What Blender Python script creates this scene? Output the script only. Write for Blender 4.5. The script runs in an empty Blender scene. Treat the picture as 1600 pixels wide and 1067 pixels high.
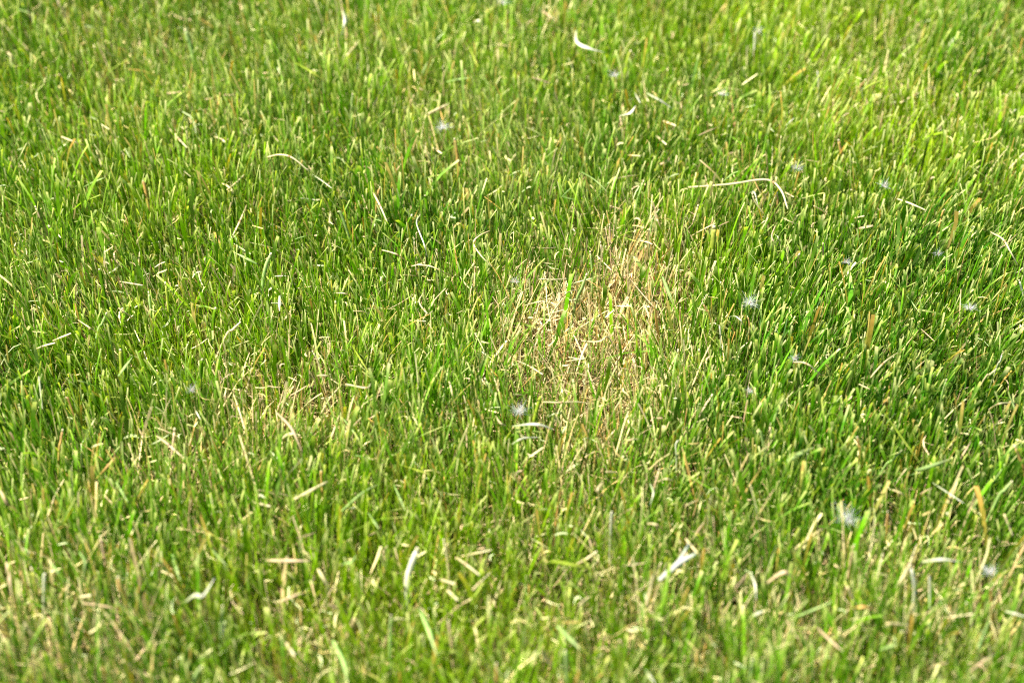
import bpy, math
import numpy as np
from mathutils import Vector

sc = bpy.context.scene
R = math.radians
rng = np.random.default_rng(11)

# ------------------------------------------------------------------ camera
PITCH = R(32.0)          # looking down at the lawn
DIST = 1.65              # metres from lens to the aim point
WID = 0.62               # metres of lawn across the picture at that distance
AIM = Vector((0, 0, 0.03))
CAM = AIM + Vector((0, -DIST*math.cos(PITCH), DIST*math.sin(PITCH)))
cam = bpy.data.cameras.new('camera')
cam.sensor_width = 36.0
cam.lens = 36.0*DIST/WID
cam.clip_start = 0.05
cam.clip_end = 500
cam.dof.use_dof = True
cam.dof.focus_distance = DIST + 0.015
cam.dof.aperture_fstop = 6.2
cam.dof.aperture_blades = 7
camo = bpy.data.objects.new('camera', cam)
sc.collection.objects.link(camo)
camo.location = CAM
camo.rotation_euler = (math.pi/2 - PITCH, 0, 0)
sc.camera = camo

# ------------------------------------------------------------------ sky, sun, exposure
SUN_EL, SUN_AZ = R(60), R(-112)      # azimuth from +Y (away from the lens) towards +X
w = bpy.data.worlds.new('World'); sc.world = w; w.use_nodes = True
nt = w.node_tree; nt.nodes.clear()
sky = nt.nodes.new('ShaderNodeTexSky'); sky.sky_type = 'NISHITA'; sky.sun_disc = False
sky.sun_elevation = SUN_EL; sky.sun_rotation = SUN_AZ
bg = nt.nodes.new('ShaderNodeBackground'); bg.inputs['Strength'].default_value = 0.065
wo = nt.nodes.new('ShaderNodeOutputWorld')
nt.links.new(sky.outputs[0], bg.inputs[0]); nt.links.new(bg.outputs[0], wo.inputs[0])
sl = bpy.data.lights.new('sun', 'SUN'); sl.energy = 4.6; sl.angle = R(0.53); sl.color = (1.0, 0.95, 0.84)
so = bpy.data.objects.new('sun', sl); sc.collection.objects.link(so)
sd = Vector((math.sin(SUN_AZ)*math.cos(SUN_EL), math.cos(SUN_AZ)*math.cos(SUN_EL), math.sin(SUN_EL)))
so.rotation_euler = (-sd).to_track_quat('-Z', 'Y').to_euler()
so.location = sd*5
sc.view_settings.view_transform = 'Standard'
sc.view_settings.look = 'None'
sc.view_settings.gamma = 1.0
sc.view_settings.exposure = 1.66
sc.view_settings.use_curve_mapping = False
sc.cycles.use_denoising = False
sc.cycles.filter_width = 1.1
sc.cycles.max_bounces = 6
sc.cycles.diffuse_bounces = 4
sc.cycles.transmission_bounces = 4
sc.cycles.sample_clamp_indirect = 6.0

# ------------------------------------------------------------------ photo pixel (1600 wide) -> place on the lawn
FPX = 1600*DIST/WID
CP, SP = math.cos(PITCH), math.sin(PITCH)
def ray(px, py):
    a = (px-800)/FPX; b = (533.5-py)/FPX
    return Vector((a, CP + b*SP, -SP + b*CP))
def at(px, py, z):
    d = ray(px, py); t = (z-CAM.z)/d.z
    return CAM + d*t
def at_y(px, py, y):
    d = ray(px, py); t = (y-CAM.y)/d.y
    return CAM + d*t
def px_scale(p):                       # metres per photo pixel at p
    return ((p-CAM).dot(Vector((0, CP, -SP))))/FPX

# ------------------------------------------------------------------ the lie of the ground
def ground_height(x, y):
    return (0.0045*np.sin(9*x+1.3)*np.cos(8*y+.4) + 0.003*np.sin(21*x-14*y+2.0)
            + 0.002*np.sin(47*x+31*y) + 0.0015*np.cos(39*y-52*x+1.0))
def wob(x, y, f, ph):                  # smooth noise, about -1 .. 1
    return (np.sin(f*x*1.0+f*.37*y+ph)+np.sin(-f*.61*x+f*.93*y+2.1*ph)+np.sin(f*1.7*x-f*1.3*y+.7*ph)
            +.6*np.sin(f*2.9*x+f*2.3*y+1.9*ph))/2.6

# ellipses of lawn condition: centre and radii given on the photograph, turned into metres on the lawn once
def ell(lst):
    out = []
    for (px, py, rx, ry, a) in lst:
        c = at(px, py, 0.025); s = px_scale(c)
        out.append((c.x, c.y, rx*s, ry*s/SP, a))
    return out
DRY = ell([(915, 545, 150, 130, 1.0), (985, 440, 100, 75, .85), (840, 500, 80, 50, .65), (945, 690, 140, 80, .55), (1010, 350, 90, 50, .4),
           (460, 630, 130, 80, .5), (560, 450, 160, 70, .18), (290, 720, 130, 60, .5), (420, 700, 60, 60, .3), (300, 490, 200, 60, .2),
           (90, 960, 190, 110, .55), (470, 1000, 80, 60, .6), (900, 950, 140, 90, .55), (1080, 920, 150, 120, .5),
           (1440, 920, 120, 110, .65), (1300, 1000, 110, 70, .5), (1550, 1040, 110, 70, .55), (1360, 160, 95, 70, .5), (1180, 310, 80, 60, .4),
           (690, 250, 120, 70, .3), (560, 60, 90, 60, .25), (830, 70, 110, 70, .3), (200, 70, 160, 80, .25), (880, 800, 170, 60, .4),
           (1560, 50, 70, 50, .3), (360, 850, 120, 50, .35), (1560, 570, 60, 60, .25), (1300, 620, 60, 40, .2)])
LIME = ell([(1250, 60, 180, 100, 1.), (1400, 230, 210, 100, 1.), (720, 960, 260, 130, .95), (700, 830, 200, 70, .5), (1090, 420, 90, 80, .6),
            (1020, 80, 160, 80, .6), (250, 560, 220, 120, .5), (300, 330, 300, 120, .35), (1570, 200, 80, 150, .6), (120, 180, 150, 120, .3),
            (400, 960, 110, 80, .8), (600, 560, 120, 60, .35), (550, 150, 250, 90, .35), (40, 840, 80, 60, .5)])
DARK = ell([(1450, 400, 190, 120, .9), (1400, 620, 220, 110, .8), (700, 350, 170, 60, .8), (960, 250, 120, 50, .5), (1180, 560, 110, 90, .7),
            (60, 640, 120, 80, .6), (430, 190, 90, 60, .4), (1120, 700, 110, 60, .7), (1250, 780, 130, 80, .6), (60, 30, 70, 40, .7),
            (1540, 90, 90, 60, .6), (860, 440, 60, 50, .4), (140, 1030, 120, 40, .6), (250, 640, 100, 40, .4), (1550, 760, 70, 80, .6),
            (480, 320, 110, 50, .5), (1150, 260, 120, 50, .5)])
PALE = ell([(760, 210, 110, 70, .8), (850, 300, 110, 60, .5), (650, 230, 60, 50, .6), (300, 130, 200, 110, .45), (1100, 180, 130, 50, .5),
            (420, 280, 80, 40, .4), (120, 450, 140, 60, .4), (560, 720, 120, 50, .4), (1240, 200, 50, 40, .5), (300, 690, 120, 60, .3)])
BROAD = ell([(1300, 430, 260, 160, .8), (1380, 680, 260, 150, 1.), (1100, 420, 90, 70, .9), (180, 560, 260, 130, .7), (640, 340, 130, 70, .5),
             (200, 350, 160, 90, .4), (150, 840, 220, 90, .6), (1150, 120, 250, 100, .5), (1450, 200, 200, 90, .5), (430, 900, 150, 120, .6), (1400, 980, 240, 90, .6)])
def field(lst, x, y):
    r = np.zeros_like(x)
    for (cx, cy, rx, ry, a) in lst:
        q = ((x-cx)/rx)**2 + ((y-cy)/ry)**2
        r = np.maximum(r, a*np.exp(-q*.75))
    return r

# ------------------------------------------------------------------ helpers
def mesh_object(name, verts, faces, mat, col=None, smooth=True, parent=None, loc=None):
    me = bpy.data.meshes.new(name)
    verts = np.asarray(verts, np.float32); faces = np.asarray(faces, np.int32)
    k = faces.shape[1]; nf = len(faces)
    me.vertices.add(len(verts)); me.vertices.foreach_set('co', verts.ravel())
    me.loops.add(nf*k); me.loops.foreach_set('vertex_index', faces.ravel())
    me.polygons.add(nf)
    me.polygons.foreach_set('loop_start', np.arange(0, nf*k, k, dtype=np.int32))
    me.polygons.foreach_set('use_smooth', np.full(nf, smooth, bool))
    me.update(calc_edges=True)
    if col is not None:
        ca = me.color_attributes.new('tint', 'FLOAT_COLOR', 'POINT')
        c4 = np.ones((len(verts), 4), np.float32); c4[:, :3] = col
        ca.data.foreach_set('color', c4.ravel())
    me.materials.append(mat)
    o = bpy.data.objects.new(name, me); sc.collection.objects.link(o)
    if parent is not None: o.parent = parent
    if loc is not None: o.location = loc
    return o

def leaf_material(name, rough=.46, trans=.42, spec=.12, warm=(1.05, 1.22, .15), fibre=0.0):
    m = bpy.data.materials.new(name); m.use_nodes = True
    n = m.node_tree.nodes; l = m.node_tree.links; n.clear()
    out = n.new('ShaderNodeOutputMaterial')
    a = n.new('ShaderNodeAttribute'); a.attribute_name = 'tint'
    tc = n.new('ShaderNodeTexCoord')
    no = n.new('ShaderNodeTexNoise'); no.inputs['Scale'].default_value = 260; no.inputs['Detail'].default_value = 2
    l.new(tc.outputs['Object'], no.inputs['Vector'])
    mr = n.new('ShaderNodeMapRange'); mr.inputs[1].default_value = .3; mr.inputs[2].default_value = .7
    mr.inputs[3].default_value = .8; mr.inputs[4].default_value = 1.2
    l.new(no.outputs[0], mr.inputs[0])
    vm = n.new('ShaderNodeVectorMath'); vm.operation = 'SCALE'
    l.new(a.outputs['Color'], vm.inputs[0]); l.new(mr.outputs[0], vm.inputs['Scale'])
    p = n.new('ShaderNodeBsdfPrincipled')
    p.inputs['Roughness'].default_value = rough
    p.inputs['Specular IOR Level'].default_value = spec
    l.new(vm.outputs[0], p.inputs['Base Color'])
    tm = n.new('ShaderNodeVectorMath'); tm.operation = 'MULTIPLY'; tm.inputs[1].default_value = warm
    l.new(vm.outputs[0], tm.inputs[0])
    t = n.new('ShaderNodeBsdfTranslucent'); l.new(tm.outputs[0], t.inputs['Color'])
    mx = n.new('ShaderNodeMixShader'); mx.inputs[0].default_value = trans
    l.new(p.outputs[0], mx.inputs[1]); l.new(t.outputs[0], mx.inputs[2])
    l.new(mx.outputs[0], out.inputs['Surface'])
    return m
M_GREEN = leaf_material('living_blade')
M_DRY = leaf_material('dry_blade', rough=.6, trans=.25, spec=.25, warm=(1.05, .95, .8))
M_FLUFF = leaf_material('seed_hair', rough=.5, trans=.45, spec=.3, warm=(1, 1, 1))

def soil_material():
    m = bpy.data.materials.new('soil'); m.use_nodes = True
    n = m.node_tree.nodes; l = m.node_tree.links
    p = n['Principled BSDF']; p.inputs['Roughness'].default_value = .95; p.inputs['Specular IOR Level'].default_value = .1
    tc = n.new('ShaderNodeTexCoord')
    a = n.new('ShaderNodeTexNoise'); a.inputs['Scale'].default_value = 120; a.inputs['Detail'].default_value = 8
    l.new(tc.outputs['Object'], a.inputs['Vector'])
    cr = n.new('ShaderNodeValToRGB')
    cr.color_ramp.elements[0].position = .32; cr.color_ramp.elements[0].color = (.022, .014, .008, 1)
    cr.color_ramp.elements[1].position = .72; cr.color_ramp.elements[1].color = (.13, .085, .045, 1)
    l.new(a.outputs[0], cr.inputs[0])
    # far from here the sheet carries more lawn than single blades can: mown-grass colour with clumps
    b = n.new('ShaderNodeTexNoise'); b.inputs['Scale'].default_value = 9; b.inputs['Detail'].default_value = 9
    l.new(tc.outputs['Object'], b.inputs['Vector'])
    cg = n.new('ShaderNodeValToRGB')
    cg.color_ramp.elements[0].position = .3; cg.color_ramp.elements[0].color = (.03, .07, .008, 1)
    cg.color_ramp.elements[1].position = .7; cg.color_ramp.elements[1].color = (.12, .17, .03, 1)
    l.new(b.outputs[0], cg.inputs[0])
    ln = n.new('ShaderNodeVectorMath'); ln.operation = 'LENGTH'; l.new(tc.outputs['Object'], ln.inputs[0])
    mr = n.new('ShaderNodeMapRange'); mr.inputs[1].default_value = 1.2; mr.inputs[2].default_value = 3.0
    l.new(ln.outputs['Value'], mr.inputs[0])
    mx = n.new('ShaderNodeMix'); mx.data_type = 'RGBA'
    l.new(mr.outputs[0], mx.inputs[0]); l.new(cr.outputs[0], mx.inputs[6]); l.new(cg.outputs[0], mx.inputs[7])
    l.new(mx.outputs[2], p.inputs['Base Color'])
    bp = n.new('ShaderNodeBump'); bp.inputs['Strength'].default_value = .8; bp.inputs['Distance'].default_value = .004
    l.new(a.outputs[0], bp.inputs['Height']); l.new(bp.outputs[0], p.inputs['Normal'])
    return m

# ------------------------------------------------------------------ ground: one sheet out to the horizon
core = np.linspace(-1.0, 1.0, 141)
out_ = np.array([1.3, 2, 4, 9, 20, 50, 120])
ax = np.concatenate([-out_[::-1], core, out_])
gx, gy = np.meshgrid(ax, ax, indexing='ij')
gz = np.where(np.hypot(gx, gy) < 6, ground_height(gx, gy), 0)
n_ = len(ax); ii, jj = np.meshgrid(np.arange(n_-1), np.arange(n_-1), indexing='ij')
q = (ii*n_+jj).ravel()
go = mesh_object('ground', np.stack([gx, gy, gz], -1).reshape(-1, 3), np.stack([q, q+n_, q+n_+1, q+1], 1), soil_material())
go['kind'] = 'structure'; go['label'] = 'dark brown soil showing in gaps between the grass'

# ------------------------------------------------------------------ grass as a mass
ROWS = np.array([0, .40, .84, .915, 1.0])
def blades(x, y, z0, L, wid, tx, ty, bx, by, yaw, twist, taper, cols, fold=0.0):
    """flat ribbons: root x,y,z0; length; width; tilt (tx,ty) and bend (bx,by); yaw of the flat side; taper = width at the tip; cols (N,5,3)"""
    N = len(x); t = ROWS[None, :]
    cx = x[:, None] + L[:, None]*(tx[:, None]*t + bx[:, None]*t*t)
    cy = y[:, None] + L[:, None]*(ty[:, None]*t + by[:, None]*t*t)
    hor2 = (tx+bx)**2 + (ty+by)**2
    cz = z0[:, None] + L[:, None]*(t - .5*np.minimum(hor2, 1.2)[:, None]*t*t)
    wd = wid[:, None]*(1 - (1-taper)[:, None]*np.clip((t-.3)/.7, 0, 1)**1.3)
    wd[:, 0] *= .8
    a = yaw[:, None] + twist[:, None]*t
    sx = np.cos(a)*wd*.5; sy = np.sin(a)*wd*.5
    V = np.empty((N, 5, 2, 3), np.float32)
    V[..., 0, 0] = cx-sx; V[..., 0, 1] = cy-sy; V[..., 0, 2] = cz
    V[..., 1, 0] = cx+sx; V[..., 1, 1] = cy+sy; V[..., 1, 2] = cz
    base = (np.arange(N)*10)[:, None]
    k = np.arange(4)[None, :]*2
    F = np.stack([base+k, base+k+1, base+k+3, base+k+2], -1).reshape(-1, 4)
    C = np.repeat(cols[:, :, None, :], 2, axis=2).reshape(-1, 3)
    return V.reshape(-1, 3), F, C

def lerp(a, b, f): return a + (b-a)*f[:, None]
def rgb(*c): return np.array(c, float)
G_MID, G_DARK, G_LIME, G_PALE = rgb(.092, .250, .002), rgb(.032, .140, .004), rgb(.250, .385, .002), rgb(.290, .385, .095)
STRAW, PINK, ORANGE, CREAM, BROWN = rgb(.66, .50, .17), rgb(.64, .44, .28), rgb(.56, .29, .05), rgb(.86, .79, .40), rgb(.28, .17, .08)

def in_view(x, y, m):
    d = (y-CAM.y)*CP + (CAM.z-.02)*SP
    u = x*FPX/d; v = ((y-CAM.y)*SP - (CAM.z-.02)*CP)*FPX/d
    return (np.abs(u) < 800+m) & (np.abs(v) < 533+m)

def scatter(n_tiller, lo, hi, keep):
    x = rng.uniform(lo[0], hi[0], n_tiller); y = rng.uniform(lo[1], hi[1], n_tiller)
    k = keep(x, y)
    return x[k], y[k]

def grow(tx_, ty_, per, widen):
    """tillers at tx_,ty_, each with `per` blades fanning out of one root; returns arrays for living and dry blades"""
    x = np.repeat(tx_, per); y = np.repeat(ty_, per); N = len(x)
    fan = rng.uniform(0, 2*np.pi, N)
    x = x + np.cos(fan)*rng.uniform(0, .0022, N); y = y + np.sin(fan)*rng.uniform(0, .0022, N)
    dry = field(DRY, x, y); lime = field(LIME, x, y); dark = field(DARK, x, y); pale = field(PALE, x, y); brd = field(BROAD, x, y)
    til = np.repeat(rng.random(len(tx_)), per)
    # straw probability
    pd = np.clip(0.20 + .64*dry + .07*wob(x, y, 33, .3) + .1*pale - .10*dark, .06, .73)
    isdry = (rng.random(N)*.55 + til*.45) < pd*.92
    # height of cut
    H = .054 + .004*wob(x, y, 17, 1.2) + .003*wob(x, y, 60, 2.2) - .012*np.clip(dry-.3, 0, 1) + .004*brd
    L = H*np.clip(rng.normal(.86, .24, N), .25, 1.25)
    L = np.where(isdry, L*rng.uniform(.6, 1.06, N), L)
    # lean
    lx = np.clip(.62*x, -.22, .26) + .10*wob(x, y, 14, 4.0) + .08*wob(x, y, 40, 1.0) + .10*np.clip(x-.12, 0, .3)
    ly = -.06 + .12*wob(x, y, 15, 7.0) + .06*wob(x, y, 38, 3.0)
    sd_ = np.where(isdry, .20, .11)
    tx = lx + np.cos(fan)*.08 + rng.normal(0, 1, N)*sd_
    ty = ly + np.sin(fan)*.08 + rng.normal(0, 1, N)*sd_
    bend = np.abs(rng.normal(0, .16, N)) + (rng.random(N) < .06)*rng.uniform(.2, .7, N)
    bend = np.where(isdry, bend*1.3, bend)
    bx, by = np.cos(fan)*bend, np.sin(fan)*bend
    wide = rng.random(N) < (.03 + .20*brd)
    wid = np.where(wide, rng.uniform(.0020, .0033, N), np.clip(rng.normal(.00098, .00034, N), .0004, .0020))*widen
    wid = np.where(isdry, wid*.78, wid)
    yaw = rng.normal(0, 1.0, N); twist = rng.normal(0, 1.3, N)
    mown = rng.random(N) < .74
    taper = np.where(mown, rng.uniform(.5, .85, N), .06)
    # colours
    v = rng.normal(0, 1, N)
    g = np.tile(G_MID, (N, 1))
    g = lerp(g, G_LIME, np.clip(lime*.95 + .16*wob(x, y, 26, 5.5) + .20*rng.normal(0, 1, N), 0, 1))
    g = lerp(g, G_DARK, np.clip(dark*.95 + .14*wob(x, y, 24, 9.) + .25*rng.normal(0, 1, N), 0, 1))
    g = lerp(g, G_PALE, np.clip(pale*.85 + .18*rng.normal(0, 1, N), 0, .9))
    g = g*np.exp(.36*v-.04)[:, None]
    c = np.repeat(g[:, None, :], 5, axis=1)
    sheath = lerp(np.tile(STRAW, (N, 1)), PINK, rng.random(N))*rng.uniform(.35, .8, N)[:, None]
    c[:, 0] = lerp(c[:, 0], sheath, np.full(N, .7)); 
    c[:, 1] = lerp(c[:, 1], sheath, np.where(rng.random(N) < .22, .5, .08))
    tipc = lerp(np.tile(CREAM, (N, 1)), rgb(.68, .76, .10), rng.random(N)*.8)
    tipa = np.where(mown, np.clip(rng.normal(.85, .2, N), 0, 1), .2)
    c[:, 4] = lerp(c[:, 4], tipc, tipa)
    c[:, 3] = lerp(c[:, 3], tipc, tipa*np.where(wide, 0.1, rng.uniform(.1, .9, N)))
    old = rng.random(N) < .07                                     # blades dying back from the tip
    oc = lerp(np.tile(ORANGE, (N, 1)), STRAW, rng.random(N))
    for k_, f_ in ((2, .55), (3, .9), (4, .9)):
        c[:, k_] = lerp(c[:, k_], oc, old*f_)
    s = lerp(np.tile(STRAW, (N, 1)), PINK, rng.random(N)); s = lerp(s, CREAM, np.clip(rng.normal(.22+.22*dry, .3, N), 0, 1))
    s = lerp(s, ORANGE, (rng.random(N) < .10)*.75)
    s = lerp(s, BROWN, (rng.random(N) < .14)*.6)
    s = s*np.exp(.16*rng.normal(0, 1, N))[:, None]
    cd = np.repeat(s[:, None, :], 5, axis=1); cd[:, 0] *= .85
    cd[:, 4] = lerp(cd[:, 4], CREAM, np.full(N, .4))
    half = isdry & (rng.random(N) < .3)                            # straw with some green left
    cd[:, 1] = lerp(cd[:, 1], g, half*.8); cd[:, 2] = lerp(cd[:, 2], g, half*.4)
    z0 = ground_height(x, y) - .001
    A = dict(x=x, y=y, z0=z0, L=L, wid=wid, tx=tx, ty=ty, bx=bx, by=by, yaw=yaw, twist=twist, taper=taper)
    # thin the stand in the worn patch and in a few gaps
    gap = wob(x, y, 70, 3.3)*.6 + wob(x, y, 31, 8.1)*.4
    keep = rng.random(N) > np.clip(.25*np.clip(dry-.4, 0, 1) + .55*np.clip(gap-.35, 0, 1), 0, .8)
    gm, dm = keep & ~isdry, keep & isdry
    return [({k: a[m_] for k, a in A.items()}, cc[m_]) for m_, cc in ((gm, c), (dm, cd))]

def join(lst):
    V, F, C, o = [], [], [], 0
    for v, f, c in lst:
        V.append(v); F.append(f+o); C.append(c); o += len(v)
    return np.concatenate(V), np.concatenate(F), np.concatenate(C)

LO, HI = (-.80, -.62), (.80, .95)
def keep_core(x, y): return in_view(x, y, 150)
def keep_rim(x, y): return ~in_view(x, y, 150)
tx1, ty1 = scatter(118000, LO, HI, keep_core)
tx2, ty2 = scatter(26000, LO, HI, keep_rim)
fx, fy = scatter(9000, (-3.0, -2.6), (3.0, 3.2), lambda x, y: (np.abs(x) > .8) | (y < -.62) | (y > .95))
g1, d1 = grow(tx1, ty1, 3, 1.0)
g2, d2 = grow(tx2, ty2, 3, 1.45)
g3, d3 = grow(fx, fy, 3, 2.6)
gv = join([blades(**a, cols=c) for a, c in (g1, g2, g3)])
dv = join([blades(**a, cols=c) for a, c in (d1, d2, d3)])
go_ = mesh_object('green_grass', gv[0], gv[1], M_GREEN, gv[2])
go_['kind'] = 'stuff'; go_['label'] = 'short mown green lawn grass with pale cut tips'; go_['category'] = 'grass'
do_ = mesh_object('dry_grass', dv[0], dv[1], M_DRY, dv[2])
do_['kind'] = 'stuff'; do_['label'] = 'straw coloured dead grass mixed through the lawn and worn patch'; do_['category'] = 'dry grass'

# thatch: bits of dead stem lying at the roots
def thatch():
    x, y = scatter(105000, LO, HI, lambda x, y: rng.random(len(x)) < np.where(in_view(x, y, 120), .35+.65*field(DRY, x, y), .12))
    N = len(x); dry = field(DRY, x, y)
    a = rng.uniform(0, 2*np.pi, N); L = rng.uniform(.006, .022, N)
    z = ground_height(x, y) + rng.uniform(.001, .012, N) + rng.random(N)**2*.012*dry
    el = rng.normal(0, .25, N)
    wd = rng.uniform(.0005, .0013, N)
    t = np.array([-.5, 0, .5])[None, :]
    kx = rng.normal(0, .25, N)[:, None]*(t*t*4)
    dx, dy = np.cos(a)[:, None], np.sin(a)[:, None]
    cx = x[:, None] + L[:, None]*(dx*t - dy*kx*.3); cy = y[:, None] + L[:, None]*(dy*t + dx*kx*.3)
    cz = np.maximum(z[:, None] + L[:, None]*np.sin(el)[:, None]*t, ground_height(cx, cy)+.0008)
    sx, sy = -dy*wd[:, None]*.5, dx*wd[:, None]*.5
    up = (rng.normal(0, .5, N)*wd*.5)[:, None]
    V = np.empty((N, 3, 2, 3), np.float32)
    V[..., 0, 0] = cx-sx; V[..., 0, 1] = cy-sy; V[..., 0, 2] = cz-up
    V[..., 1, 0] = cx+sx; V[..., 1, 1] = cy+sy; V[..., 1, 2] = cz+up
    b = (np.arange(N)*6)[:, None]; k = np.arange(2)[None]*2
    F = np.stack([b+k, b+k+1, b+k+3, b+k+2], -1).reshape(-1, 4)
    s = lerp(np.tile(STRAW, (N, 1)), PINK, rng.random(N)); s = lerp(s, BROWN, rng.random(N)*.8*(1-.6*dry)); s = s*np.exp(.2*rng.normal(0, 1, N))[:, None]
    return V.reshape(-1, 3), F, np.repeat(s, 6, axis=0)
tv = thatch()
to = mesh_object('thatch', tv[0], tv[1], M_DRY, tv[2])
to['kind'] = 'stuff'; to['label'] = 'tan bits of dead stem lying at the grass roots'; to['category'] = 'thatch'

# mowing debris: short pale bits lying loose in the upper canopy, too many and too small to count
def debris():
    x, y = scatter(25000, LO, HI, lambda x, y: rng.random(len(x)) < np.where(in_view(x, y, 120), .42+.5*field(DRY, x, y)+.5*field(PALE, x, y)-.35*field(DARK, x, y), .12))
    N = len(x); t = np.array([-.5, -.17, .17, .5])[None, :]
    a = rng.uniform(0, 2*np.pi, N)[:, None]; L = rng.gamma(2.2, .0020, N)[:, None] + .002
    z = ground_height(x, y)[:, None] + rng.uniform(.026, .049, N)[:, None]
    el = rng.normal(0, .45, N)[:, None]; cv = rng.normal(0, .9, N)[:, None]; wd = (rng.uniform(.0003, .0009, N))[:, None]*np.array([.7, 1, 1, .5])[None]
    cx = x[:, None] + L*(np.cos(a)*t - np.sin(a)*cv*t*t); cy = y[:, None] + L*(np.sin(a)*t + np.cos(a)*cv*t*t)
    cz = z + L*np.sin(el)*t - L*.4*np.abs(cv)*t*t
    sx, sy = -np.sin(a)*wd*.5, np.cos(a)*wd*.5; up = rng.normal(0, .6, N)[:, None]*wd*.5
    V = np.empty((N, 4, 2, 3), np.float32)
    for q_, sg in ((0, -1), (1, 1)):
        V[..., q_, 0] = cx+sg*sx; V[..., q_, 1] = cy+sg*sy; V[..., q_, 2] = cz+sg*up
    b = (np.arange(N)*8)[:, None]; k = np.arange(3)[None]*2
    F = np.stack([b+k, b+k+1, b+k+3, b+k+2], -1).reshape(-1, 4)
    s_ = lerp(np.tile(CREAM, (N, 1)), STRAW, rng.random(N)); s_ = lerp(s_, PINK, (rng.random(N) < .25)*.8)
    s_ = lerp(s_, rgb(.50, .60, .30), (rng.random(N) < .22)*.85); s_ = s_*np.exp(.15*rng.normal(0, 1, N))[:, None]
    return V.reshape(-1, 3), F, np.repeat(s_, 8, axis=0)
bv = debris()
bo = mesh_object('mowing_debris', bv[0], bv[1], M_DRY, bv[2])
bo['kind'] = 'stuff'; bo['label'] = 'tiny pale scraps of cut grass caught among the blades'; bo['category'] = 'debris'

# ------------------------------------------------------------------ single things that can be picked out
TOP = .0535
KINDS = {  # name, colour along the length (butt, middle, tip), category, words
    's': ('straw_stem', (rgb(.66, .55, .27), rgb(.74, .64, .34), rgb(.78, .70, .42)), 'straw', 'cream straw stem'),
    'w': ('bleached_blade', (rgb(.40, .46, .20), rgb(.66, .66, .46), rgb(.74, .72, .58)), 'grass blade', 'bleached white grass blade'),
    'g': ('grass_clipping', (rgb(.32, .46, .13), rgb(.38, .52, .17), rgb(.52, .60, .26)), 'clipping', 'pale green grass clipping'),
    'o': ('withered_blade', (rgb(.36, .34, .06), rgb(.52, .32, .09), rgb(.56, .36, .14)), 'dry blade', 'orange withered grass blade'),
    'p': ('dry_blade', (rgb(.50, .38, .20), rgb(.62, .45, .26), rgb(.66, .50, .32)), 'dry blade', 'pinkish tan dry grass blade'),
    'l': ('yellow_green_blade', (rgb(.24, .36, .02), rgb(.36, .46, .04), rgb(.55, .55, .12)), 'grass blade', 'yellow-green grass blade'),
    'b': ('broad_grass_blade', (rgb(.08, .22, .004), rgb(.12, .29, .006), rgb(.20, .36, .015)), 'grass blade', 'broad deep green grass blade'),
}
def smooth_path(P, n):
    P = [Vector(p) for p in P]
    if len(P) == 2: return [P[0].lerp(P[1], i/(n-1)) for i in range(n)]
    ext = [P[0]*2-P[1]] + P + [P[-1]*2-P[-2]]; m = len(P)-1; out = []
    for i in range(n):
        u = i/(n-1)*m; k = min(int(u), m-1); f = u-k
        a, b, c, d = ext[k:k+4]
        out.append(.5*((2*b) + (c-a)*f + (2*a-5*b+4*c-d)*f*f + (3*b-a-3*c+d)*f**3))
    return out
def ribbon_mesh(path, width, cols, profile, flat_n, thick=.00025, fold=.18):
    """a leaf or stem with a folded, closed four-sided section; returns verts, faces, colours"""
    n = len(path); V, C = [], []
    for i, p in enumerate(path):
        t = i/(n-1)
        tan = (path[min(i+1, n-1)] - path[max(i-1, 0)])
        tan = tan.normalized() if tan.length > 1e-9 else Vector((1, 0, 0))
        s = tan.cross(flat_n); s = s.normalized() if s.length > 1e-6 else Vector((1, 0, 0))
        nn = s.cross(tan).normalized()
        h = .5*width*profile(t)
        for q in (p - s*h + nn*(2*fold*h), p - nn*thick, p + s*h + nn*(2*fold*h), p + nn*thick): V.append(q)
        f = t*2
        c = cols[0]+(cols[1]-cols[0])*f if f < 1 else cols[1]+(cols[2]-cols[1])*(f-1)
        for e in (1, .93, 1, .96): C.append(c*e)
    F = []
    for i in range(n-1):
        for k in range(4):
            a = i*4+k; b = i*4+(k+1) % 4
            F.append((a, b, b+4, a+4))
    F += [(3, 2, 1, 0), tuple((n-1)*4+k for k in range(4))]
    return V, F, C

THINGS = []
def add_ribbon(name, path, width, cols, mat, profile, flat_n, parts=None, fold=.18, thick=.00025):
    """thing = the blade itself; its dried cut end is a part"""
    base = path[0].copy()
    path = [p-base for p in path]
    r_ = np.random.default_rng(int(abs(base.x*1e5)+abs(base.y*7e5)) % 99991)
    cols = [c*np.exp(.16*r_.normal()) for c in cols]
    n = len(path)
    def piece(nm, i0, i1, cc, parent, wf=1.0, m=mat):
        k0, k1 = i0/(n-1), i1/(n-1)
        V, F, C = ribbon_mesh(path[i0:i1+1], width*wf, cc, lambda t: profile(k0+t*(k1-k0)), flat_n, thick, fold)
        return mesh_object(nm, V, F, m, np.array(C), parent=parent, loc=None if parent else base)
    if not parts: return piece(name, 0, n-1, cols, None)
    o = bpy.data.objects.new(name, None); sc.collection.objects.link(o); o.empty_display_size = .01; o.location = base
    tc = rgb(.78, .70, .44)
    if parts == 'stand':
        piece('sheath', 0, 2, [rgb(.45, .36, .2), cols[0]*.5+rgb(.2, .15, .08), cols[0]], o, 1.12)
        piece('blade', 2, n-2, cols, o)
        piece('cut_tip', n-2, n-1, [cols[2]*.4+tc*.6, tc, tc], o, .98, M_DRY)
    else:
        piece('stem', 0, n-1, cols, o)
        k = int(n*r_.uniform(.35, .6))
        piece('node', k, k+1, [rgb(.42, .27, .12)]*3, o, 1.35, M_DRY)
    return o

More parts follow.
